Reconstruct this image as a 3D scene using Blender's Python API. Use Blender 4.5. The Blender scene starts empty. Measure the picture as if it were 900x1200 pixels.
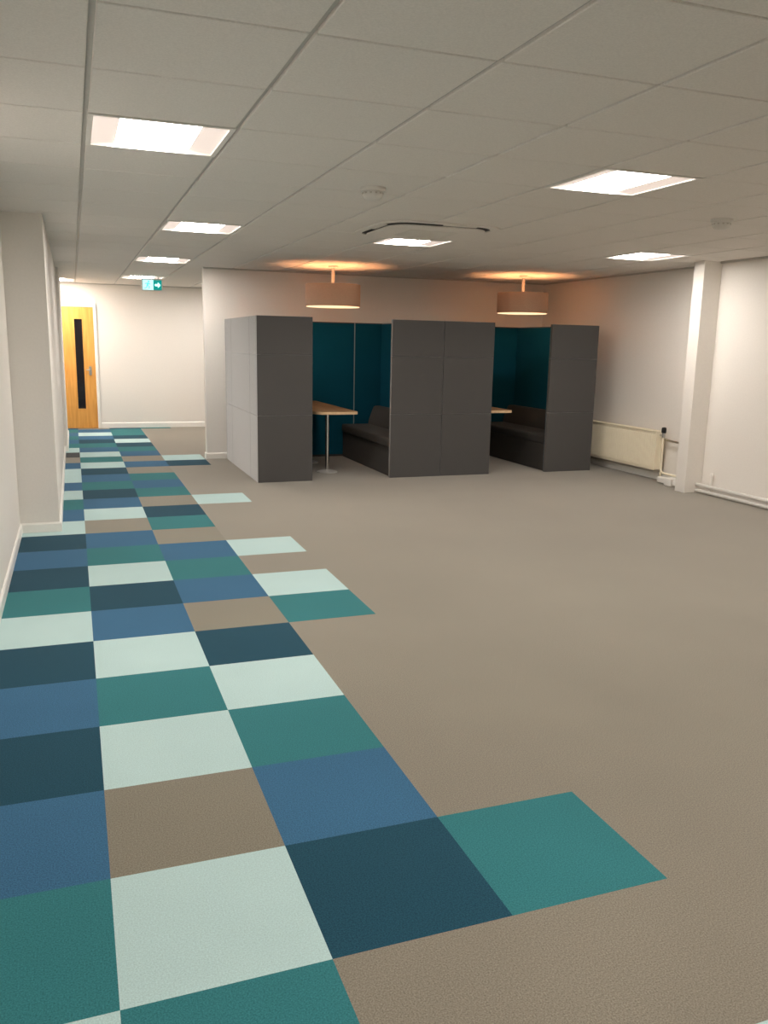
import bpy, bmesh, math
from mathutils import Vector, Matrix

scene = bpy.context.scene
COL = scene.collection
H = 2.369                      # ceiling height


# ------------------------------------------------------------------ materials
def srgb(r, g, b):
    f = lambda c: (c / 255 / 12.92) if c <= 10 else ((c / 255 + .055) / 1.055) ** 2.4
    return (f(r), f(g), f(b), 1)


def base_mat(name, rough=.6, metal=0.0, spec=.4):
    m = bpy.data.materials.new(name)
    m.use_nodes = True
    nt = m.node_tree
    b = nt.nodes['Principled BSDF']
    b.inputs['Roughness'].default_value = rough
    b.inputs['Metallic'].default_value = metal
    b.inputs['Specular IOR Level'].default_value = spec
    return m, nt, b


def noise_mat(name, col, var=.12, scale=40, rough=.7, metal=0.0, spec=.3, bump=.0, detail=3, stretch=(1, 1, 1),
              sheen=0.0, big=0.0):
    """A base colour with a fine procedural variation around it (and an optional bump)."""
    m, nt, b = base_mat(name, rough, metal, spec)
    N, L = nt.nodes.new, nt.links.new
    tc = N('ShaderNodeTexCoord')
    mp = N('ShaderNodeMapping')
    mp.inputs['Scale'].default_value = stretch
    L(tc.outputs['Object'], mp.inputs['Vector'])
    n = N('ShaderNodeTexNoise')
    n.inputs['Scale'].default_value = scale
    n.inputs['Detail'].default_value = detail
    L(mp.outputs['Vector'], n.inputs['Vector'])
    r = N('ShaderNodeValToRGB')
    r.color_ramp.elements[0].position = .3
    r.color_ramp.elements[1].position = .7
    r.color_ramp.elements[0].color = [c * (1 - var) for c in col[:3]] + [1]
    r.color_ramp.elements[1].color = [min(1, c * (1 + var)) for c in col[:3]] + [1]
    L(n.outputs['Fac'], r.inputs['Fac'])
    out = r.outputs['Color']
    if big:
        n2 = N('ShaderNodeTexNoise')
        n2.inputs['Scale'].default_value = 1.3
        n2.inputs['Detail'].default_value = 4
        L(mp.outputs['Vector'], n2.inputs['Vector'])
        mr = N('ShaderNodeMapRange')
        mr.inputs['From Min'].default_value = .3
        mr.inputs['From Max'].default_value = .7
        mr.inputs['To Min'].default_value = 1 - big
        mr.inputs['To Max'].default_value = 1 + big
        L(n2.outputs['Fac'], mr.inputs['Value'])
        mx = N('ShaderNodeVectorMath')
        mx.operation = 'SCALE'
        L(out, mx.inputs[0])
        L(mr.outputs['Result'], mx.inputs['Scale'])
        out = mx.outputs['Vector']
    L(out, b.inputs['Base Color'])
    if bump:
        bp = N('ShaderNodeBump')
        bp.inputs['Strength'].default_value = bump
        bp.inputs['Distance'].default_value = .004
        L(n.outputs['Fac'], bp.inputs['Height'])
        L(bp.outputs['Normal'], b.inputs['Normal'])
    if sheen:
        b.inputs['Sheen Weight'].default_value = sheen
        b.inputs['Sheen Roughness'].default_value = .4
    return m


def carpet(name, col, var=.22, sheen=.08):
    return noise_mat(name, col, var=var, scale=240, rough=.95, spec=.05, bump=.15, detail=3, big=.05, sheen=sheen)


def wood_mat(name, c1, c2, axis='Z', rough=.45):
    m, nt, b = base_mat(name, rough, 0, .4)
    N, L = nt.nodes.new, nt.links.new
    tc = N('ShaderNodeTexCoord')
    mp = N('ShaderNodeMapping')
    mp.inputs['Scale'].default_value = (14, 14, .9) if axis == 'Z' else (14, .9, 14)
    L(tc.outputs['Object'], mp.inputs['Vector'])
    n = N('ShaderNodeTexNoise')
    n.inputs['Scale'].default_value = 2.2
    n.inputs['Detail'].default_value = 6
    n.inputs['Distortion'].default_value = .6
    L(mp.outputs['Vector'], n.inputs['Vector'])
    r = N('ShaderNodeValToRGB')
    r.color_ramp.elements[0].position = .32
    r.color_ramp.elements[1].position = .68
    r.color_ramp.elements[0].color = c1
    r.color_ramp.elements[1].color = c2
    L(n.outputs['Fac'], r.inputs['Fac'])
    L(r.outputs['Color'], b.inputs['Base Color'])
    return m


def emit_mat(name, col, strength, base=(.8, .8, .8, 1)):
    m, nt, b = base_mat(name, .5)
    b.inputs['Base Color'].default_value = base
    b.inputs['Emission Color'].default_value = col
    b.inputs['Emission Strength'].default_value = strength
    # a faint procedural mottling of the diffuser plastic
    N, L = nt.nodes.new, nt.links.new
    tc = N('ShaderNodeTexCoord')
    n = N('ShaderNodeTexNoise')
    n.inputs['Scale'].default_value = 30
    L(tc.outputs['Object'], n.inputs['Vector'])
    mr = N('ShaderNodeMapRange')
    mr.inputs['To Min'].default_value = .45
    mr.inputs['To Max'].default_value = .5
    L(n.outputs['Fac'], mr.inputs['Value'])
    L(mr.outputs['Result'], b.inputs['Roughness'])
    return m


LIGHT_COL = (1.0, .925, .85, 1)
M = {}
M['wall'] = noise_mat('wall_paint', (.80, .765, .72, 1), var=.015, scale=60, rough=.85, spec=.2, bump=.04)
M['trim'] = noise_mat('white_gloss_paint', (.86, .84, .80, 1), var=.015, scale=30, rough=.35, spec=.5)
M['tile'] = noise_mat('mineral_ceiling_tile', (.80, .765, .725, 1), var=.05, scale=140, rough=.95, spec=.1, bump=.12)
M['grid'] = noise_mat('white_steel_grid', (.52, .50, .47, 1), var=.02, scale=30, rough=.5)
M['void'] = noise_mat('ceiling_void', (.25, .24, .23, 1), var=.05, scale=10, rough=.9)
M['grey_carpet'] = carpet('grey_beige_carpet', (.205, .184, .146, 1), .34, .5)
M['brown'] = carpet('brown_carpet', (.195, .178, .138, 1), .34, .4)
M['pale'] = carpet('pale_ice_blue_carpet', (.420, .570, .570, 1), .14)
M['teal'] = carpet('teal_green_carpet', (.034, .165, .180, 1), .30)
M['blue'] = carpet('denim_blue_carpet', (.042, .125, .225, 1), .34)
M['navy'] = carpet('dark_petrol_carpet', (.016, .062, .095, 1), .34)
M['dark'] = carpet('charcoal_carpet', (.06, .065, .07, 1), .22)
M['grey_fabric'] = noise_mat('grey_upholstery', (.074, .071, .069, 1), var=.12, scale=320, rough=.9, spec=.15, bump=.15,
                             detail=2, sheen=1.0)
M['teal_fabric'] = noise_mat('dark_teal_felt', (.004, .082, .135, 1), var=.15, scale=260, rough=.95, spec=.1, bump=.15,
                             detail=2)
M['seat_fabric'] = noise_mat('charcoal_seat_fabric', (.060, .055, .052, 1), var=.15, scale=300, rough=.9, spec=.15,
                             bump=.15, detail=2, sheen=.1)
M['oak'] = wood_mat('oak_door_veneer', (.62, .29, .06, 1), (.78, .40, .10, 1), 'Z')
M['oak_table'] = wood_mat('oak_table_top', (.22, .12, .055, 1), (.36, .21, .10, 1), 'Y', .75)
M['oak_edge'] = wood_mat('pale_oak_lipping', (.52, .36, .20, 1), (.62, .45, .27, 1), 'Y')
M['chrome'] = noise_mat('brushed_chrome', (.72, .72, .72, 1), var=.03, scale=90, rough=.22, metal=1.0)
M['steel'] = noise_mat('satin_steel', (.55, .52, .47, 1), var=.04, scale=90, rough=.35, metal=1.0)
M['black'] = noise_mat('black_plastic', (.02, .02, .02, 1), var=.1, scale=50, rough=.5)
M['glass'] = noise_mat('dark_vision_glass', (.012, .010, .012, 1), var=.2, scale=3, rough=.06, spec=.5)
M['rad'] = noise_mat('cream_radiator_enamel', (.90, .82, .64, 1), var=.015, scale=25, rough=.35, spec=.5)
M['plastic'] = noise_mat('white_plastic', (.72, .70, .66, 1), var=.02, scale=40, rough=.4)
M['shade'] = noise_mat('copper_brown_shade', (.56, .38, .27, 1), var=.10, scale=160, rough=.7, spec=.2, bump=.1)
def translucent(m, col, fac):
    nt = m.node_tree
    b = nt.nodes['Principled BSDF']
    out = nt.nodes['Material Output']
    tr = nt.nodes.new('ShaderNodeBsdfTranslucent')
    tr.inputs['Color'].default_value = col
    mx = nt.nodes.new('ShaderNodeMixShader')
    mx.inputs['Fac'].default_value = fac
    nt.links.new(b.outputs['BSDF'], mx.inputs[1])
    nt.links.new(tr.outputs['BSDF'], mx.inputs[2])
    nt.links.new(mx.outputs['Shader'], out.inputs['Surface'])


translucent(M['shade'], (.45, .22, .11, 1), .035)
M['shade_in'] = noise_mat('cream_shade_lining', (.80, .56, .36, 1), var=.03, scale=90, rough=.6)
translucent(M['shade_in'], (.8, .5, .3, 1), .2)
M['white_metal'] = noise_mat('white_enamelled_metal', (.80, .78, .74, 1), var=.02, scale=40, rough=.35)
M['foot'] = noise_mat('silver_painted_foot', (.50, .49, .47, 1), var=.03, scale=60, rough=.35, spec=.5)
M['strip'] = noise_mat('pale_grey_joint_strip', (.34, .40, .42, 1), var=.04, scale=60, rough=.4)
M['stem'] = noise_mat('satin_grey_lamp_stem', (.42, .42, .42, 1), var=.03, scale=60, rough=.4)
M['lamp'] = emit_mat('led_diffuser', LIGHT_COL, 30)
M['wing'] = emit_mat('self_lit_side_reflector', (1.0, .80, .72, 1), .34, (.85, .80, .76, 1))  # weak emission stands in for lamplight on the side reflectors
M['bulb'] = emit_mat('warm_bulb_glass', (1.0, .49, .22, 1), 150)
M['pend_diff'] = emit_mat('warm_opal_diffuser', (1.0, .66, .38, 1), .9, (.9, .8, .7, 1))
M['exit_pale'] = emit_mat('exit_sign_pale_panel', (.45, .85, .88, 1), .75, (.6, .85, .85, 1))
M['exit_green'] = emit_mat('exit_sign_green_panel', (.0, .30, .27, 1), .55, (.0, .25, .22, 1))
M['exit_mark'] = emit_mat('exit_sign_white_mark', (.55, 1.0, .98, 1), .95, (.9, 1, 1, 1))
M['exit_man'] = emit_mat('exit_sign_running_figure', (.10, .62, .70, 1), .7, (.1, .5, .55, 1))


# ------------------------------------------------------------------ mesh helpers
def link(name, bm, mats, parent=None, smooth=False):
    me = bpy.data.meshes.new(name)
    bmesh.ops.recalc_face_normals(bm, faces=bm.faces)
    bm.to_mesh(me)
    bm.free()
    for m in (mats if isinstance(mats, (list, tuple)) else [mats]):
        me.materials.append(m)
    if smooth:
        for p in me.polygons:
            p.use_smooth = True
    o = bpy.data.objects.new(name, me)
    COL.objects.link(o)
    if parent:
        o.parent = parent
        o.matrix_parent_inverse = parent.matrix_basis.inverted()
    return o


def smooth_by_angle(o, deg=35):
    for p in o.data.polygons:
        p.use_smooth = True
    bm = bmesh.new()
    bm.from_mesh(o.data)
    for e in bm.edges:
        if len(e.link_faces) == 2 and e.calc_face_angle(0) > math.radians(deg):
            e.smooth = False
    bm.to_mesh(o.data)
    bm.free()
    return o


def box(bm, x0, x1, y0, y1, z0, z1, bev=0.0, seg=2, mat=0):
    t = bmesh.new()
    bmesh.ops.create_cube(t, size=1)
    for v in t.verts:
        v.co = Vector(((x0 + x1) / 2 + v.co.x * (x1 - x0), (y0 + y1) / 2 + v.co.y * (y1 - y0),
                       (z0 + z1) / 2 + v.co.z * (z1 - z0)))
    if bev:
        bmesh.ops.bevel(t, geom=t.edges[:], offset=bev, segments=seg, profile=.5, affect='EDGES')
    merge(bm, t, mat)


def merge(bm, t, mat=0):
    for f in t.faces:
        f.material_index = mat
    me = bpy.data.meshes.new('tmp')
    t.to_mesh(me)
    t.free()
    bm.from_mesh(me)
    bpy.data.meshes.remove(me)


def prism(bm, pts, a, b, axis='Z', bev=0.0, seg=2, mat=0):
    """Extrude the 2-D outline pts from a to b along an axis (the other two axes in order)."""
    t = bmesh.new()

    def P(p, h):
        if axis == 'Z':
            return (p[0], p[1], h)
        if axis == 'Y':
            return (p[0], h, p[1])
        return (h, p[0], p[1])
    lo = [t.verts.new(P(p, a)) for p in pts]
    hi = [t.verts.new(P(p, b)) for p in pts]
    n = len(pts)
    t.faces.new(lo)
    t.faces.new(hi)
    for i in range(n):
        t.faces.new((lo[i], lo[(i + 1) % n], hi[(i + 1) % n], hi[i]))
    bmesh.ops.recalc_face_normals(t, faces=t.faces)
    if bev:
        ed = [e for e in t.edges if abs((e.verts[0].co - e.verts[1].co).dot(
            Vector(P((0, 0), 1)) - Vector(P((0, 0), 0)))) < 1e-6]
        bmesh.ops.bevel(t, geom=ed, offset=bev, segments=seg, profile=.5, affect='EDGES')
    merge(bm, t, mat)


def rrect(x0, x1, y0, y1, r, n=6):
    rs = r if isinstance(r, (list, tuple)) else [r] * 4      # corners: (x1,y1) (x0,y1) (x0,y0) (x1,y0)
    out = []
    for k, (cx, cy, a0) in enumerate(((x1, y1, 0), (x0, y1, 90), (x0, y0, 180), (x1, y0, 270))):
        q = rs[k]
        ccx = cx - q if cx == x1 else cx + q
        ccy = cy - q if cy == y1 else cy + q
        for i in range(n + 1):
            a = math.radians(a0 + 90 * i / n)
            out.append((ccx + q * math.cos(a), ccy + q * math.sin(a)))
    return out


def lathe(bm, prof, cx=0, cy=0, n=40, mat=0, cap=False):
    """Revolve (radius, z) pairs about the vertical at cx, cy."""
    t = bmesh.new()
    rings = []
    for r, z in prof:
        if r < 1e-6:
            rings.append([t.verts.new((cx, cy, z))])
        else:
            rings.append([t.verts.new((cx + r * math.cos(2 * math.pi * i / n), cy + r * math.sin(2 * math.pi * i / n), z))
                          for i in range(n)])
    for a, b in zip(rings, rings[1:]):
        for i in range(n):
            j = (i + 1) % n
            if len(a) == 1 and len(b) == 1:
                continue
            if len(a) == 1:
                t.faces.new((a[0], b[i], b[j]))
            elif len(b) == 1:
                t.faces.new((a[i], a[j], b[0]))
            else:
                t.faces.new((a[i], a[j], b[j], b[i]))
    merge(bm, t, mat)


def tube(bm, pts, r, n=14, mat=0):
    t = bmesh.new()
    pts = [Vector(p) for p in pts]
    rings = []
    for i, p in enumerate(pts):
        d = (pts[min(i + 1, len(pts) - 1)] - pts[max(i - 1, 0)]).normalized()
        u = d.orthogonal().normalized() if abs(d.z) < .9 else Vector((1, 0, 0))
        u = (u - d * u.dot(d)).normalized()
        if rings:                                   # keep the frame steady along the tube
            u = (prev - d * prev.dot(d)).normalized()
        prev = u
        w = d.cross(u)
        rings.append([t.verts.new(p + r * (u * math.cos(2 * math.pi * k / n) + w * math.sin(2 * math.pi * k / n)))
                      for k in range(n)])
    for a, b in zip(rings, rings[1:]):
        for k in range(n):
            t.faces.new((a[k], a[(k + 1) % n], b[(k + 1) % n], b[k]))
    t.faces.new(rings[0])
    t.faces.new(rings[-1])
    merge(bm, t, mat)


def thing(name, label, cat, loc, group=None):
    o = bpy.data.objects.new(name, None)
    o.empty_display_size = .1
    COL.objects.link(o)
    o.location = loc
    o['label'] = label
    o['category'] = cat
    if group:
        o['group'] = group
    return o


def tag(o, label, cat, group=None):
    o['label'] = label
    o['category'] = cat
    if group:
        o['group'] = group
    return o


def struct(name, bm, mats, label, cat, parent=None):
    o = link(name, bm, mats, parent)
    if parent is None:
        o['kind'] = 'structure'
        o['label'] = label
        o['category'] = cat
    return o


# ------------------------------------------------------------------ floor
KEYS = ['grey_carpet', 'brown', 'pale', 'teal', 'blue', 'navy', 'dark']
P_, T_, B_, N_, G_, D_ = 'pale', 'teal', 'blue', 'navy', 'brown', 'dark'
RUN = {
    -1: {-4: B_, -3: N_, -2: T_, -1: P_, 0: T_, 1: B_, 2: N_, 3: B_, 4: N_, 5: P_, 6: T_, 7: N_, 8: B_, 9: N_, 10: P_, 11: B_, 12: T_,
         13: P_, 14: B_, 15: P_, 16: P_, 17: B_, 18: G_, 19: D_, 20: P_, 21: T_, 22: B_, 23: T_, 24: B_, 25: T_, 26: B_},
    0: {-4: P_, -3: T_, -2: B_, -1: T_, 0: P_, 1: G_, 2: P_, 3: T_, 4: P_, 5: B_, 6: N_, 7: P_, 8: T_, 9: B_, 10: G_, 11: P_, 12: B_,
        13: N_, 14: T_, 15: B_, 16: N_, 17: P_, 18: T_, 19: P_, 20: B_, 21: T_, 22: N_, 23: B_, 24: P_, 25: B_, 26: G_},
    1: {-4: N_, -3: G_, -2: B_, 0: N_, 1: B_, 2: T_, 3: P_, 4: N_, 5: G_, 6: B_, 7: T_, 8: B_, 9: G_, 10: T_, 11: N_, 12: G_,
        13: T_, 14: B_, 15: T_, 16: G_, 17: B_, 18: G_, 19: B_, 20: T_, 21: N_, 22: P_, 23: N_, 24: T_, 25: T_, 26: N_},
    2: {-4: T_, -2: P_, 0: T_, 5: T_, 6: P_, 8: P_, 12: P_, 17: N_, 18: P_, 26: T_},
}
bm = bmesh.new()
grid = {}


def gv(i, j):
    if (i, j) not in grid:
        grid[(i, j)] = bm.verts.new((i * .5, j * .5, 0))
    return grid[(i, j)]


for i in range(-2, 14):
    for j in range(-10, 27):
        f = bm.faces.new((gv(i, j), gv(i + 1, j), gv(i + 1, j + 1), gv(i, j + 1)))
        f.material_index = KEYS.index(RUN.get(i, {}).get(j, 'grey_carpet'))
link_floor = link('floor', bm, [M[k] for k in KEYS])
link_floor['kind'] = 'structure'
link_floor['label'] = 'grey beige carpet floor with a stepped run of blue, teal and pale carpet tiles on the left'
link_floor['category'] = 'floor'

# ------------------------------------------------------------------ ceiling
GX, PX = 0.07, .610
GY, PY = 0.857, .600
gx = [GX + PX * k for k in range(-2, 13)]
gy = [GY + PY * k for k in range(-10, 23)]
LIGHT_CELLS = [(0, 2), (1, 7), (1, 12), (1, 17), (-1, 19), (3, 18), (4, 2), (4, 7), (8, 7),
               (1, -3), (4, -3), (8, -3), (8, 2)]  # this row: lights out of view, added to brighten the foreground
XMIN, XMAX, YMIN, YMAX = -.62, 6.5, -4.6, 13.2
bm = bmesh.new()
for a in range(len(gx) - 1):
    for b in range(len(gy) - 1):
        k, l = a - 2, b - 10
        if (k, l) in LIGHT_CELLS:
            continue
        x0, x1 = max(gx[a] + .010, XMIN), min(gx[a + 1] - .010, XMAX)
        y0, y1 = max(gy[b] + .005, YMIN), min(gy[b + 1] - .005, YMAX)
        if x1 - x0 < .02 or y1 - y0 < .02:
            continue
        box(bm, x0, x1, y0, y1, H, H + .02, bev=.003, seg=1)
ceil = struct('ceiling', bm, M['tile'], 'suspended ceiling of square off-white mineral tiles', 'ceiling')
bm = bmesh.new()
for x in gx:
    if XMIN < x < XMAX:
        box(bm, x - .014, x + .014, YMIN, YMAX, H + .013, H + .05)
for y in gy:
    if YMIN < y < YMAX:
        box(bm, XMIN, XMAX, y - .010, y + .010, H + .0132, H + .05)
g = link('ceiling_grid', bm, M['grid'], ceil)
bm = bmesh.new()
box(bm, XMIN, XMAX, YMIN, YMAX, H + .12, H + .16)
link('ceiling_slab', bm, M['void'], ceil)

# ------------------------------------------------------------------ walls
WT = H + .14
bm = bmesh.new()
box(bm, -.62, -.47, YMIN, 5.15, 0, WT)
struct('wall_left', bm, M['wall'], 'off-white left wall in the foreground', 'wall')
bm = bmesh.new()
box(bm, -.62, -.185, 5.15, 10.15, 0, WT, bev=.004)
struct('wall_left_2', bm, M['wall'], 'off-white boxed-out wall stepping into the room on the left', 'wall')
bm = bmesh.new()
box(bm, -.62, -.150, 10.152, 12.22, 0, WT, bev=.004)
struct('wall_left_3', bm, M['wall'], 'off-white wall pier beyond the boxed-out left wall, before the oak door', 'wall')
bm = bmesh.new()
box(bm, -.72, -.60, 12.222, 13.2, 0, WT)
struct('wall_left_4', bm, M['wall'], 'off-white left wall beside the oak door', 'wall')
bm = bmesh.new()
box(bm, -.72, 6.5, 13.2, 13.35, 0, WT)
struct('wall_far', bm, M['wall'], 'bright off-white end wall with the oak door', 'wall')
bm = bmesh.new()
box(bm, 1.53, 6.5, 9.05, 9.17, 0, WT, bev=.003)
struct('wall_back', bm, M['wall'], 'off-white partition wall behind the grey booths', 'wall')
bm = bmesh.new()
box(bm, 6.32, 6.5, 5.53, 9.05, 0, WT)
box(bm, 6.32, 6.5, 9.17, 13.2, 0, WT)
struct('wall_right', bm, M['wall'], 'off-white right wall with the radiator', 'wall')
bm = bmesh.new()
box(bm, 6.20, 6.5, YMIN, 5.372, 0, WT)
struct('wall_right_2', bm, M['wall'], 'off-white right wall nearest the viewer', 'wall')
bm = bmesh.new()
box(bm, 5.985, 6.5, 5.374, 5.529, 0, WT, bev=.004)
struct('wall_right_3', bm, M['wall'], 'white boxed column standing out from the right wall', 'column')
bm = bmesh.new()
box(bm, -.72, 6.5, YMIN - .15, YMIN, 0, WT)
struct('wall_front', bm, M['wall'], 'off-white wall behind the viewer', 'wall')


# baseboards: a bevelled-top section swept along a straight run
def skirting(bm, x0, y0, x1, y1, side, h=.075, t=.014):
    d = Vector((x1 - x0, y1 - y0, 0))
    L = d.length
    d.normalize()
    n = Vector((-d.y, d.x, 0)) * side
    prof = [(0, 0), (t, 0), (t, h - .012), (t * .45, h), (0, h)]
    a = [bm.verts.new(Vector((x0, y0, 0)) + n * p + Vector((0, 0, q))) for p, q in prof]
    b = [bm.verts.new(Vector((x1, y1, 0)) + n * p + Vector((0, 0, q))) for p, q in prof]
    bm.faces.new(a)
    bm.faces.new(b)
    for i in range(5):
        j = (i + 1) % 5
        bm.faces.new((a[i], a[j], b[j], b[i]))


bm = bmesh.new()
skirting(bm, -.47, YMIN, -.47, 5.136, -1)
skirting(bm, -.470, 5.15, -.171, 5.15, -1)
skirting(bm, -.185, 5.15, -.185, 10.152, -1)
skirting(bm, -.185, 10.152, -.136, 10.152, -1)
skirting(bm, -.150, 10.152, -.150, 12.22, -1)
struct('baseboard_left', bm, M['trim'], 'white skirting along the left wall and its boxed-out part', 'skirting')
bm = bmesh.new()
skirting(bm, .375, 13.2, 6.3, 13.2, -1, h=.09)
struct('baseboard_far', bm, M['trim'], 'white skirting along the end wall beside the oak door', 'skirting')
bm = bmesh.new()
skirting(bm, 1.516, 9.05, 6.32, 9.05, -1)
skirting(bm, 1.53, 9.05, 1.53, 9.17, 1)
struct('baseboard_back', bm, M['trim'], 'white skirting along the partition wall behind the booths', 'skirting')
bm = bmesh.new()
skirting(bm, 6.32, 5.53, 6.32, 9.03, 1, h=.085)
struct('baseboard_right', bm, M['trim'], 'white skirting along the right wall below the radiator', 'skirting')
# shadow-gap angle round the ceiling
bm = bmesh.new()
box(bm, 1.53, 6.32, 9.028, 9.05, H - .018, H + .002)
box(bm, 6.298, 6.32, 5.53, 9.028, H - .018, H + .002)
box(bm, 6.178, 6.20, YMIN, 5.373, H - .018, H + .002)
box(bm, -.6, 6.3, 13.178, 13.2, H - .018, H + .002)
struct('trim_1', bm, M['grid'], 'grey-white edge angle where the ceiling meets the walls', 'trim')

# ------------------------------------------------------------------ door in the end wall
bm = bmesh.new()
FX0, FX1, DZ = -.555, .325, 1.985
box(bm, FX0 - .045, FX0, 13.172, 13.2, 0, DZ + .045, bev=.004)
box(bm, FX1, FX1 + .045, 13.172, 13.2, 0, DZ + .045, bev=.004)
box(bm, FX0, FX1, 13.172, 13.2, DZ, DZ + .045, bev=.004)
d = link('door_1', bm, M['trim'])
d['kind'] = 'structure'
d['label'] = 'oak veneer door with a tall narrow vision panel in the end wall'
d['category'] = 'door'
bm = bmesh.new()
gx0, gx1, gz0, gz1 = .025, .145, .33, 1.79
X0, X1 = FX0 + .004, FX1 - .02
for (a, b, c, e) in ((X0, gx0, .006, DZ - .03), (gx1, X1, .006, DZ - .03), (gx0, gx1, .006, gz0), (gx0, gx1, gz1, DZ - .03)):
    box(bm, a, b, 13.18, 13.199, c, e)
leaf = link('door_leaf', bm, M['oak'], d)
bm = bmesh.new()
box(bm, X0, FX1, 13.185, 13.199, DZ - .03, DZ)
box(bm, X1, FX1, 13.185, 13.199, 0.0, DZ - .03)
link('door_lining', bm, M['oak'], d)
bm = bmesh.new()
box(bm, gx0, gx1, 13.188, 13.196, gz0, gz1)
link('vision_panel', bm, M['glass'], leaf)
bm = bmesh.new()
for (a, b, c, e) in ((gx0 - .012, gx0, gz0 - .012, gz1 + .012), (gx1, gx1 + .012, gz0 - .012, gz1 + .012),
                     (gx0, gx1, gz0 - .012, gz0), (gx0, gx1, gz1, gz1 + .012)):
    box(bm, a, b, 13.174, 13.182, c, e, bev=.002, seg=1)
link('glazing_bead', bm, M['oak'], leaf)
bm = bmesh.new()
prism(bm, rrect(.218, .262, .88, 1.03, .02), 13.174, 13.18, 'Y')
tube(bm, [(.24, 13.178, .97), (.24, 13.135, .97), (.232, 13.125, .97), (.13 + .05, 13.125, .97)], .010)
link('handle', bm, M['steel'], leaf)


# ------------------------------------------------------------------ ceiling lights
def make_light(label):
    t = thing('ceiling_light', label, 'light', (0, 0, 0), 'recessed square ceiling lights')
    bm = bmesh.new()
    S = .297
    for (a, b, c, e) in ((-S, S, -S, -S + .022), (-S, S, S - .022, S), (-S, -S + .022, -S + .022, S - .022),
                         (S - .022, S, -S + .022, S - .022)):
        box(bm, a, b, c, e, -.004, .05)
    box(bm, -S, S, -S, S, .05, .06)
    link('frame', bm, M['white_metal'], t)
    I = S - .022
    for s in (-1, 1):
        bm = bmesh.new()
        pts = [(s * I, .002), (s * .168, .012), (s * .168, .018), (s * I, .008)]
        prism(bm, pts, -I, I, 'Y')
        link('reflector', bm, M['wing'], t)
    bm = bmesh.new()
    n = 10
    pts = [(-.17 + .34 * i / n, .0125 + .006 * math.sin(math.pi * i / n)) for i in range(n + 1)]
    pts += [(.17, .045), (-.17, .045)]
    prism(bm, pts, -I, I, 'Y')
    smooth_by_angle(link('diffuser', bm, M['lamp'], t), 40)
    return t


def copy_tree(o, parent=None):
    c = o.copy()
    COL.objects.link(c)
    if parent:
        c.parent = parent
    for ch in list(o.children):
        copy_tree(ch, c)
    return c


LIGHT_LABELS = {
    (0, 2): 'largest recessed square ceiling light, at the upper left over the tile run',
    (1, 7): 'recessed square ceiling light next in line behind the largest one at upper left',
    (1, 12): 'small recessed ceiling light third in the left line, before the exit sign',
    (1, 17): 'thin sliver of ceiling light directly behind the exit sign',
    (-1, 19): 'tiny ceiling light at the far end just above the oak door',
    (3, 18): 'tiny glint of ceiling light by the end wall beside the partition edge',
    (4, 2): 'large recessed square ceiling light at the upper right, nearest on that side',
    (4, 7): 'recessed ceiling light touching the round-cornered air conditioning panel',
    (8, 7): 'recessed ceiling light farthest right, near the white column',
    (1, -3): 'unseen square ceiling light added behind the viewer over the left tile run',
    (4, -3): 'unseen square ceiling light added behind the viewer in mid room',
    (8, -3): 'unseen square ceiling light added behind the viewer by the right wall',
    (8, 2): 'unseen square ceiling light added outside the frame by the near right wall',
}
proto = make_light('')
for q, (k, l) in enumerate(LIGHT_CELLS):
    o = proto if q == 0 else copy_tree(proto)
    o['label'] = LIGHT_LABELS[(k, l)]
    o.location = (GX + PX * (k + .5), GY + PY * (l + .5), H)

# ------------------------------------------------------------------ air-conditioning cassette
cx, cy = 2.63, 4.66
ac = thing('air_conditioning_cassette', 'off-white round-cornered air conditioning cassette with dark slots in the ceiling',
           'air conditioner', (cx, cy, H))
bm = bmesh.new()
outer = rrect(cx - .49, cx + .49, cy - .49, cy + .49, .20, 8)
inner = rrect(cx - .432, cx + .432, cy - .432, cy + .432, .19, 8)
zs = (H - .010, H - .001)
lo_o = [bm.verts.new((p[0], p[1], zs[0])) for p in outer]
lo_i = [bm.verts.new((p[0], p[1], zs[0])) for p in inner]
hi_o = [bm.verts.new((p[0], p[1], zs[1])) for p in outer]
hi_i = [bm.verts.new((p[0], p[1], zs[1])) for p in inner]
n = len(outer)
for i in range(n):
    j = (i + 1) % n
    bm.faces.new((lo_o[i], lo_o[j], lo_i[j], lo_i[i]))
    bm.faces.new((lo_o[i], lo_o[j], hi_o[j], hi_o[i]))
    bm.faces.new((lo_i[i], lo_i[j], hi_i[j], hi_i[i]))
    bm.faces.new((hi_o[i], hi_o[j], hi_i[j], hi_i[i]))
link('frame', bm, M['tile'], ac)
bm = bmesh.new()
prism(bm, rrect(cx - .435, cx + .435, cy - .435, cy + .435, .19, 8), H - .003, H - .001)
link('air_slot', bm, M['black'], ac)['label'] = 'dark air outlet gap'
for q in range(4):
    bm = bmesh.new()
    box(bm, -.02, .25, -.433, -.404, -.013, -.006, bev=.002, seg=1)
    bmesh.ops.rotate(bm, verts=bm.verts, cent=(0, 0, 0), matrix=Matrix.Rotation(q * math.pi / 2, 3, 'Z'))
    bmesh.ops.translate(bm, verts=bm.verts, vec=(cx, cy, H))
    link('louvre_flap', bm, M['tile'], ac)
bm = bmesh.new()
prism(bm, rrect(cx - .40, cx + .40, cy - .40, cy + .40, .18, 8), H - .026, H - .014, bev=.004)
prism(bm, rrect(cx - .30, cx + .30, cy - .30, cy + .30, .14, 8), H - .016, H - .002)
centre = link('centre_panel', bm, M['tile'], ac)
bm = bmesh.new()
for i in range(12):
    y = cy - .19 + .38 * i / 11
    box(bm, cx - .2, cx + .2, y - .004, y + .004, H - .029, H - .0255)
link('intake_grille', bm, M['plastic'], centre)


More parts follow.
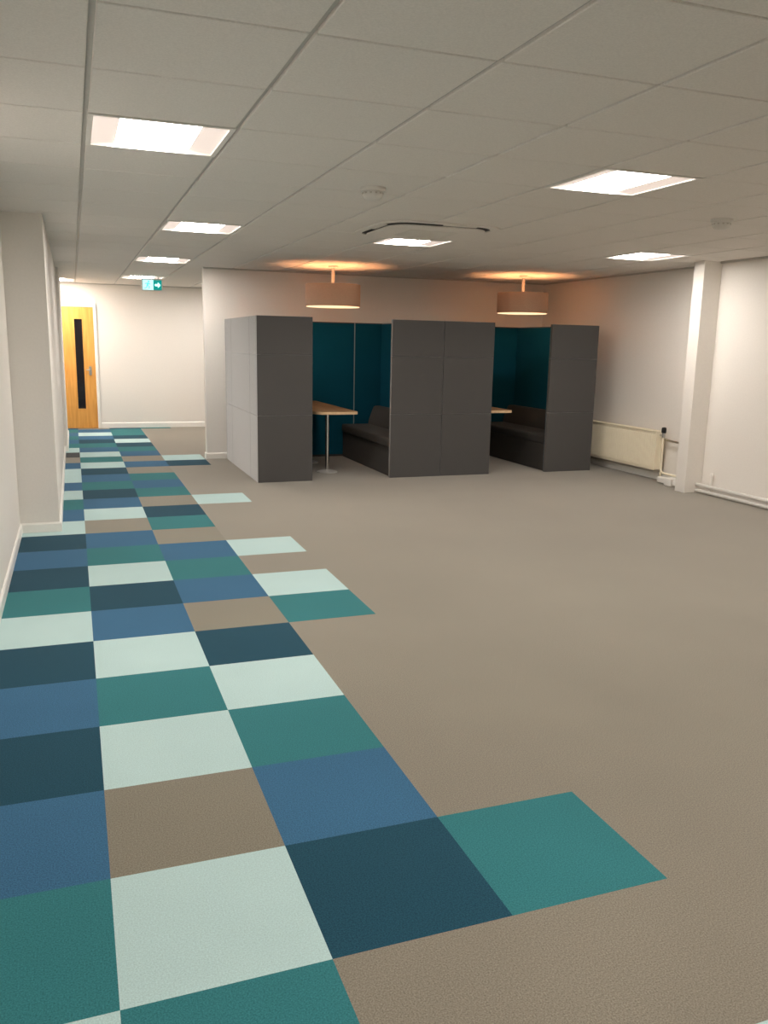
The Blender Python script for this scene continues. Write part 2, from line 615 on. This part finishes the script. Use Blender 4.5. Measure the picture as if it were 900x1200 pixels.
# ------------------------------------------------------------------ smoke detectors
def make_detector(label, x, y):
    t = thing('smoke_detector', label, 'smoke detector', (x, y, H), 'ceiling smoke detectors')
    bm = bmesh.new()
    lathe(bm, [(0, H), (.074, H), (.074, H - .014), (.068, H - .022), (0, H - .022)], x, y)
    smooth_by_angle(link('base', bm, M['plastic'], t))
    bm = bmesh.new()
    lathe(bm, [(0, H - .022), (.058, H - .022), (.060, H - .042), (.052, H - .058), (.034, H - .068), (0, H - .072)], x, y)
    smooth_by_angle(link('dome', bm, M['plastic'], t))
    bm = bmesh.new()
    for i in range(12):
        a = 2 * math.pi * i / 12
        c, s = math.cos(a), math.sin(a)
        t2 = bmesh.new()
        bmesh.ops.create_cube(t2, size=1)
        for v in t2.verts:
            p = Vector((v.co.x * .006, v.co.y * .012, v.co.z * .008))
            v.co = Vector((x + c * (.0590 + p.x) - s * p.y, y + s * (.0590 + p.x) + c * p.y, H - .034 + p.z))
        merge(bm, t2)
    link('vent_slot', bm, M['steel'], t)
    return t


make_detector('white smoke detector on the ceiling in front of the air conditioning panel', 1.649, 3.096)
make_detector('white smoke detector on the ceiling at the right, between two lights and the wall', 4.199, 3.137)

# ------------------------------------------------------------------ exit sign
ex0, ex1, ez0, ez1, ey = .940, 1.236, 2.160, 2.332, 11.0
es = thing('exit_sign', 'green and white lit emergency exit sign hanging below the ceiling on the left', 'exit sign',
           ((ex0 + ex1) / 2, ey, ez0))
bm = bmesh.new()
prism(bm, rrect(ex0, ex1, ez0, ez1, .012), ey - .018, ey + .018, 'Y', bev=.003)
link('housing', bm, M['white_metal'], es)
mid = ex0 + .165
bm = bmesh.new()
prism(bm, rrect(ex0 + .018, mid, ez0 + .018, ez1 - .018, .004), ey - .021, ey - .017, 'Y')
lp = link('figure_panel', bm, M['exit_pale'], es)
bm = bmesh.new()
prism(bm, rrect(mid, ex1 - .016, ez0 + .018, ez1 - .018, .004), ey - .021, ey - .017, 'Y')
rp = link('arrow_panel', bm, M['exit_green'], es)
bm = bmesh.new()                                   # arrow pointing right
ax, az = mid + .052, (ez0 + ez1) / 2
prism(bm, [(ax - .030, az - .014), (ax + .010, az - .014), (ax + .010, az - .040), (ax + .048, az), (ax + .010, az + .040),
           (ax + .010, az + .014), (ax - .030, az + .014)], ey - .0235, ey - .020, 'Y')
link('arrow', bm, M['exit_mark'], rp)
bm = bmesh.new()                                   # running figure
mx, mz = ex0 + .085, (ez0 + ez1) / 2
circ = [(mx + .016 + .012 * math.cos(a * math.pi / 8), mz + .046 + .012 * math.sin(a * math.pi / 8)) for a in range(16)]
prism(bm, circ, ey - .0235, ey - .020, 'Y')
for poly in ([(-.006, .03), (.018, .03), (.010, -.008), (-.012, -.006)],            # trunk
             [(.016, .03), (.040, .012), (.034, .004), (.010, .018)],               # leading arm
             [(-.004, .03), (-.034, .022), (-.036, .010), (-.004, .018)],           # trailing arm
             [(.010, -.008), (.030, -.022), (.026, -.052), (.014, -.052), (.016, -.024), (-.002, -.010)],
             [(-.012, -.004), (-.018, -.030), (-.046, -.044), (-.040, -.052), (-.006, -.038), (.002, -.010)]):
    prism(bm, [(mx + p[0], mz + p[1]) for p in poly], ey - .0235, ey - .020, 'Y')
link('running_figure', bm, M['exit_man'], lp)
for x in (ex0 + .06, ex1 - .06):
    bm = bmesh.new()
    tube(bm, [(x, ey, ez1 - .002), (x, ey, H + .004)], .006)
    link('hanger', bm, M['white_metal'], es)


# ------------------------------------------------------------------ pendant lamps
def make_pendant(label, x, y):
    t = thing('pendant_lamp', label, 'lamp', (x, y, H), 'drum pendant lamps above the booths')
    R, z0, z1 = .318, 1.905, 2.155
    bm = bmesh.new()
    lathe(bm, [(0, H + .001), (.055, H + .001), (.055, H - .018), (.02, H - .03), (0, H - .03)], x, y, 28)
    smooth_by_angle(link('ceiling_rose', bm, M['white_metal'], t))
    bm = bmesh.new()
    lathe(bm, [(0, H - .025), (.019, H - .025), (.019, 2.085), (.036, 2.080), (.038, 2.045), (0, 2.045)], x, y, 20)  # wide collar at the bottom added to keep bulb light off the stem
    smooth_by_angle(link('stem', bm, M['stem'], t))
    bm = bmesh.new()
    lathe(bm, [(R, z0), (R + .003, z0), (R + .003, z1), (R, z1)], x, y, 64)
    sh = smooth_by_angle(link('lamp_shade', bm, M['shade'], t))
    bm = bmesh.new()
    lathe(bm, [(R - .003, z0 + .002), (R - .0005, z0 + .002), (R - .0005, z1 - .002), (R - .003, z1 - .002),
               (R - .003, z0 + .002)], x, y, 64)
    smooth_by_angle(link('shade_lining', bm, M['shade_in'], sh))
    bm = bmesh.new()
    lathe(bm, [(0, z0 + .012), (R - .01, z0 + .012), (R - .006, z0 + .004), (R - .006, z0 - .006), (0, z0 - .006)], x, y, 64)
    smooth_by_angle(link('diffuser', bm, M['pend_diff'], t))['label'] = 'glowing warm diffuser disc'
    bm = bmesh.new()
    for i in range(3):
        a = math.pi * 2 * i / 3 + .5
        tube(bm, [(x + .018 * math.cos(a), y + .018 * math.sin(a), 2.13), (x + (R - .004) * math.cos(a), y + (R - .004) * math.sin(a), 2.13)],
             .004, 8)
    link('spider_arm', bm, M['white_metal'], sh)
    bm = bmesh.new()
    lathe(bm, [(0, 2.044), (.014, 2.043), (.018, 2.025), (.034, 1.99), (.036, 1.97), (.028, 1.945), (0, 1.935)], x, y, 20)
    smooth_by_angle(link('bulb', bm, M['bulb'], t), 60)
    return t


make_pendant('copper-brown drum pendant lamp above the left booth opening', 2.88, 8.0)
make_pendant('copper-brown drum pendant lamp above the right booth opening', 5.40, 8.0)

# ------------------------------------------------------------------ high-back booth sofas
YF, YR, PH = 7.05, 9.0, 1.752
SEAMS = [0.0, .715, 1.355, PH]


def panel_boxes(bm, x0, x1, y0, y1):
    for a, b in zip(SEAMS, SEAMS[1:]):
        box(bm, min(x0, x1), max(x0, x1), y0, y1, a + (.0006 if a else 0), b - .0006, bev=.0025, seg=2)


def make_sofa(label, xb, s, w, wr):
    """Outer back at xb, opening towards s; w = width of the front panel, wr = of the rear one."""
    X = lambda t: xb + s * t
    t = thing('high_back_sofa', label, 'sofa', (X(w / 2), (YF + YR) / 2, 0), 'grey high-back booth sofas')
    bm = bmesh.new()
    ys = [YF + .045, YF + .40, YR - .43, YR - .045]
    for a, b in zip(ys, ys[1:]):
        panel_boxes(bm, X(0), X(.05), a + .0006, b - .0006)
    link('back_panel', bm, M['grey_fabric'], t)
    bm = bmesh.new()
    panel_boxes(bm, X(0), X(w), YF, YF + .045)
    link('side_panel', bm, M['grey_fabric'], t)
    bm = bmesh.new()
    panel_boxes(bm, X(0), X(wr), YR - .045, YR)
    link('side_panel', bm, M['grey_fabric'], t)

    def bx2(bm, t0, t1, *a, **k):
        box(bm, min(X(t0), X(t1)), max(X(t0), X(t1)), *a, **k)
    bm = bmesh.new()
    bx2(bm, .050, .066, YF + .061, YR - .061, .03, PH - .012, bev=.004)
    bx2(bm, .050, w - .006, YF + .045, YF + .061, .03, PH - .012, bev=.004)
    bx2(bm, .050, wr - .004, YR - .061, YR - .045, .03, PH - .012, bev=.004)
    link('inner_lining', bm, M['teal_fabric'], t)['label'] = 'dark teal felt lining'
    bm = bmesh.new()
    bx2(bm, .068, w - .03, YF + .063, YR - .063, 0, .33, bev=.006)
    link('seat_base', bm, M['seat_fabric'], t)
    ym = (YF + YR) / 2
    bm = bmesh.new()
    bx2(bm, .068, w - .012, YF + .063, YR - .063, .331, .435, bev=.022, seg=4)
    smooth_by_angle(link('seat_cushion', bm, M['seat_fabric'], t), 50)
    bm = bmesh.new()
    prof = [(.068, .436), (.235, .436), (.225, .50), (.165, .655), (.14, .672), (.068, .672)]
    prism(bm, [(X(a), z) for a, z in prof], YF + .064, YR - .064, 'Y', bev=.008)
    smooth_by_angle(link('back_cushion', bm, M['seat_fabric'], t), 50)
    return t


make_sofa('grey high-back sofa at the left end of the booths, tall side panel facing the corridor', 1.775, 1, .600, .43)
make_sofa('grey high-back sofa on the right of the left booth, seat in view behind the table', 3.898, -1, .618, .43)
make_sofa('grey high-back sofa on the left of the right booth, back to back with its neighbour', 3.904, 1, .628, .43)
make_sofa('grey high-back sofa at the right end of the booths beside the radiator', 5.932, -1, .643, .43)


def make_screen(label, x0, x1):
    t = thing('link_screen', label, 'screen', ((x0 + x1) / 2, YR - .02, 0), 'dark teal linking screens at the back of the booths')
    bm = bmesh.new()
    box(bm, x0 + .002, x1 - .002, YR - .045, YR, 0, PH, bev=.005)
    link('panel', bm, M['grey_fabric'], t)
    bm = bmesh.new()
    box(bm, x0 + .012, x1 - .012, YR - .060, YR - .045, .03, PH - .012, bev=.004)
    link('inner_lining', bm, M['teal_fabric'], t)
    for x in (x0 + .006, x1 - .006):
        bm = bmesh.new()
        box(bm, x - .005, x + .005, YR - .066, YR - .045, .03, PH - .006, bev=.001, seg=1)
        link('joint_strip', bm, M['strip'], t)['label'] = 'pale metal joint strip'
    return t


make_screen('dark teal screen closing the back of the left booth behind the table', 2.205, 3.468)
make_screen('dark teal screen closing the back of the right booth', 4.334, 5.502)


def make_table(label, x0, x1):
    xc = x0 + (x1 - x0) * .55
    t = thing('booth_table', label, 'table', (xc, 8.0, 0), 'oak booth tables')
    bm = bmesh.new()
    prism(bm, rrect(x0, x1, 7.14, 8.92, [.02, .02, .14, .06], 8), .712, .742, bev=.002)
    for f in bm.faces:
        f.material_index = 0 if f.normal.z > .7 else 1
    top = link('tabletop', bm, [M['oak_table'], M['oak_edge']], t)
    top.data.polygons.foreach_set('material_index', [0 if p.normal.z > .7 else 1 for p in top.data.polygons])
    for y in (7.63, 8.45):
        bm = bmesh.new()
        lathe(bm, [(0, .708), (.024, .708), (.024, .03), (0, .03)], xc, y, 24)
        col = smooth_by_angle(link('pedestal', bm, M['chrome'], t))
        bm = bmesh.new()
        lathe(bm, [(0, 0), (.12, 0), (.12, .008), (.09, .018), (.03, .034), (0, .034)], xc, y, 40)
        smooth_by_angle(link('foot', bm, M['foot'], col))
        bm = bmesh.new()
        box(bm, xc - .13, xc + .13, y - .13, y + .13, .704, .712, bev=.002)
        link('mounting_plate', bm, M['black'], col)
    return t


make_table('oak-topped table on chrome legs inside the left booth', 2.44, 2.935)
make_table('oak-topped table inside the right booth, only its edge showing', 4.44, 4.875)

# ------------------------------------------------------------------ radiator and pipes
RX0, RX1, RY0, RY1, RZ0, RZ1 = 6.165, 6.275, 6.13, 8.05, .125, .575
rad = thing('radiator', 'long cream panel radiator on the right wall beside the grey booth', 'radiator',
            (RX1, (RY0 + RY1) / 2, RZ0))
bm = bmesh.new()
box(bm, RX0 + .012, RX0 + .022, RY0 + .012, RY1 - .012, RZ0, RZ1 - .008, bev=.004)
n = 54
for i in range(n):
    y = RY0 + .03 + (RY1 - RY0 - .06) * (i + .5) / n
    prism(bm, [(RX0 + .013, y - .012), (RX0 + .006, y - .007), (RX0 + .006, y + .007), (RX0 + .013, y + .012)],
          RZ0 + .035, RZ1 - .045, 'Z')
link('front_panel', bm, M['rad'], rad)
bm = bmesh.new()
box(bm, RX1 - .022, RX1 - .012, RY0 + .012, RY1 - .012, RZ0, RZ1 - .008, bev=.004)
link('rear_panel', bm, M['rad'], rad)
for y in (RY0, RY1 - .010):
    bm = bmesh.new()
    box(bm, RX0 + .004, RX1, y, y + .010, RZ0 + .01, RZ1 - .004, bev=.003)
    link('end_cover', bm, M['rad'], rad)
bm = bmesh.new()
box(bm, RX0 + .004, RX0 + .012, RY0, RY1, RZ1 - .014, RZ1, bev=.002)
box(bm, RX1 - .008, RX1, RY0, RY1, RZ1 - .014, RZ1, bev=.002)
k = 60
for i in range(k):
    y = RY0 + .01 + (RY1 - RY0 - .02) * (i + .5) / k
    box(bm, RX0 + .012, RX1 - .008, y - .008, y + .008, RZ1 - .010, RZ1 - .004)
link('top_grille', bm, M['rad'], rad)
for y in (RY0 + .35, RY1 - .35):
    bm = bmesh.new()
    box(bm, RX1, 6.3195, y - .02, y + .02, RZ0 + .05, RZ1 - .05, bev=.002)
    link('bracket', bm, M['white_metal'], rad)
xv, yv = 6.22, RY0 - .055
bm = bmesh.new()
tube(bm, [(xv, RY0 + .002, .53), (xv, yv, .53)], .013)
lathe(bm, [(0, .505), (.018, .505), (.020, .56), (0, .56)], xv, yv, 16)
val = link('valve', bm, M['chrome'], rad)
bm = bmesh.new()
lathe(bm, [(0, .558), (.024, .560), (.027, .575), (.027, .605), (.022, .622), (0, .626)], xv, yv, 20)
smooth_by_angle(link('valve_head', bm, M['black'], val))['label'] = 'dark thermostatic valve head'

bm = bmesh.new()
tube(bm, [(xv, yv, .504), (xv, yv, .17), (xv, yv, .14), (xv, yv - .012, .118), (xv, yv - .04, .105), (xv, 5.56, .105), (xv, 5.531, .105)], .013)
tube(bm, [(xv, yv, .12), (xv, yv, 0)], .012)
tag(link('heating_pipe', bm, M['rad']), 'white upright heating pipe dropping from the radiator valve to the column foot', 'pipe')
bm = bmesh.new()
tube(bm, [(xv + .055, 5.531, .455), (xv + .055, yv - .03, .475), (xv + .055, yv + .02, .478), (xv + .055, yv + .045, .478)], .011)
tag(link('heating_pipe', bm, M['steel']), 'thin darker pipe running level between radiator end and white column', 'pipe')
bm = bmesh.new()
box(bm, 6.13, 6.20, 5.535, 6.02, .012, .075, bev=.01)
box(bm, 6.10, 6.205, 5.74, 5.86, 0.0, .088, bev=.008)
tag(link('pipe_boxing', bm, M['trim']), 'low white pipe boxing on the floor between radiator and column', 'pipe cover')
bm = bmesh.new()
tube(bm, [(6.135, 5.371, .088), (6.135, -3.5, .088)], .020)
top_pipe = tag(link('heating_pipe', bm, M['trim'], None, True), 'upper of two white pipes along the foot of the near right wall', 'pipe',
               'pipes along the near right wall')
bm = bmesh.new()
tube(bm, [(6.135, 5.371, .028), (6.135, -3.5, .028)], .020)
tag(link('heating_pipe', bm, M['trim'], None, True), 'lower of two white pipes along the foot of the near right wall', 'pipe',
    'pipes along the near right wall')
bm = bmesh.new()
tube(bm, [(6.172, 5.20, .0), (6.172, 5.20, .20)], .012)
lathe(bm, [(0, .198), (.018, .200), (.018, .225), (.012, .235), (0, .236)], 6.172, 5.20, 16)
tag(link('pipe_stub', bm, M['trim']), 'short upright white pipe stub at the foot of the white column', 'pipe')

# ------------------------------------------------------------------ camera
yaw, pitch, roll = 3.54485086e-01, 1.98016192e-01, 1.98364052e-02
cyw, syw, cp, sp = math.cos(yaw), math.sin(yaw), math.cos(pitch), math.sin(pitch)
fwd = Vector((syw * cp, cyw * cp, -sp))
r0 = Vector((cyw, -syw, 0))
u0 = r0.cross(fwd)
r = math.cos(roll) * r0 + math.sin(roll) * u0
u = -math.sin(roll) * r0 + math.cos(roll) * u0
cam = bpy.data.cameras.new('camera')
co = bpy.data.objects.new('camera', cam)
COL.objects.link(co)
mw = Matrix((r, u, -fwd)).transposed().to_4x4()
mw.translation = Vector((-2.76066922e-02, -1.72620581, 1.48587399))
co.matrix_world = mw
cam.sensor_fit = 'VERTICAL'
cam.sensor_height = 36
cam.lens = 36 * 980.767 / 1200
cam.clip_start = .02
scene.camera = co

# ------------------------------------------------------------------ world and colour management
w = bpy.data.worlds.new('world')
scene.world = w
w.use_nodes = True
w.node_tree.nodes['Background'].inputs['Color'].default_value = (.03, .03, .03, 1)
vs = scene.view_settings
scene.display_settings.display_device = 'sRGB'
vs.view_transform = 'Standard'
vs.look = 'None'
vs.gamma = 1
vs.use_curve_mapping = False
vs.exposure = 0.70
cy_ = scene.cycles
cy_.use_denoising = True
cy_.max_bounces = 10
cy_.diffuse_bounces = 8
cy_.sample_clamp_indirect = 6
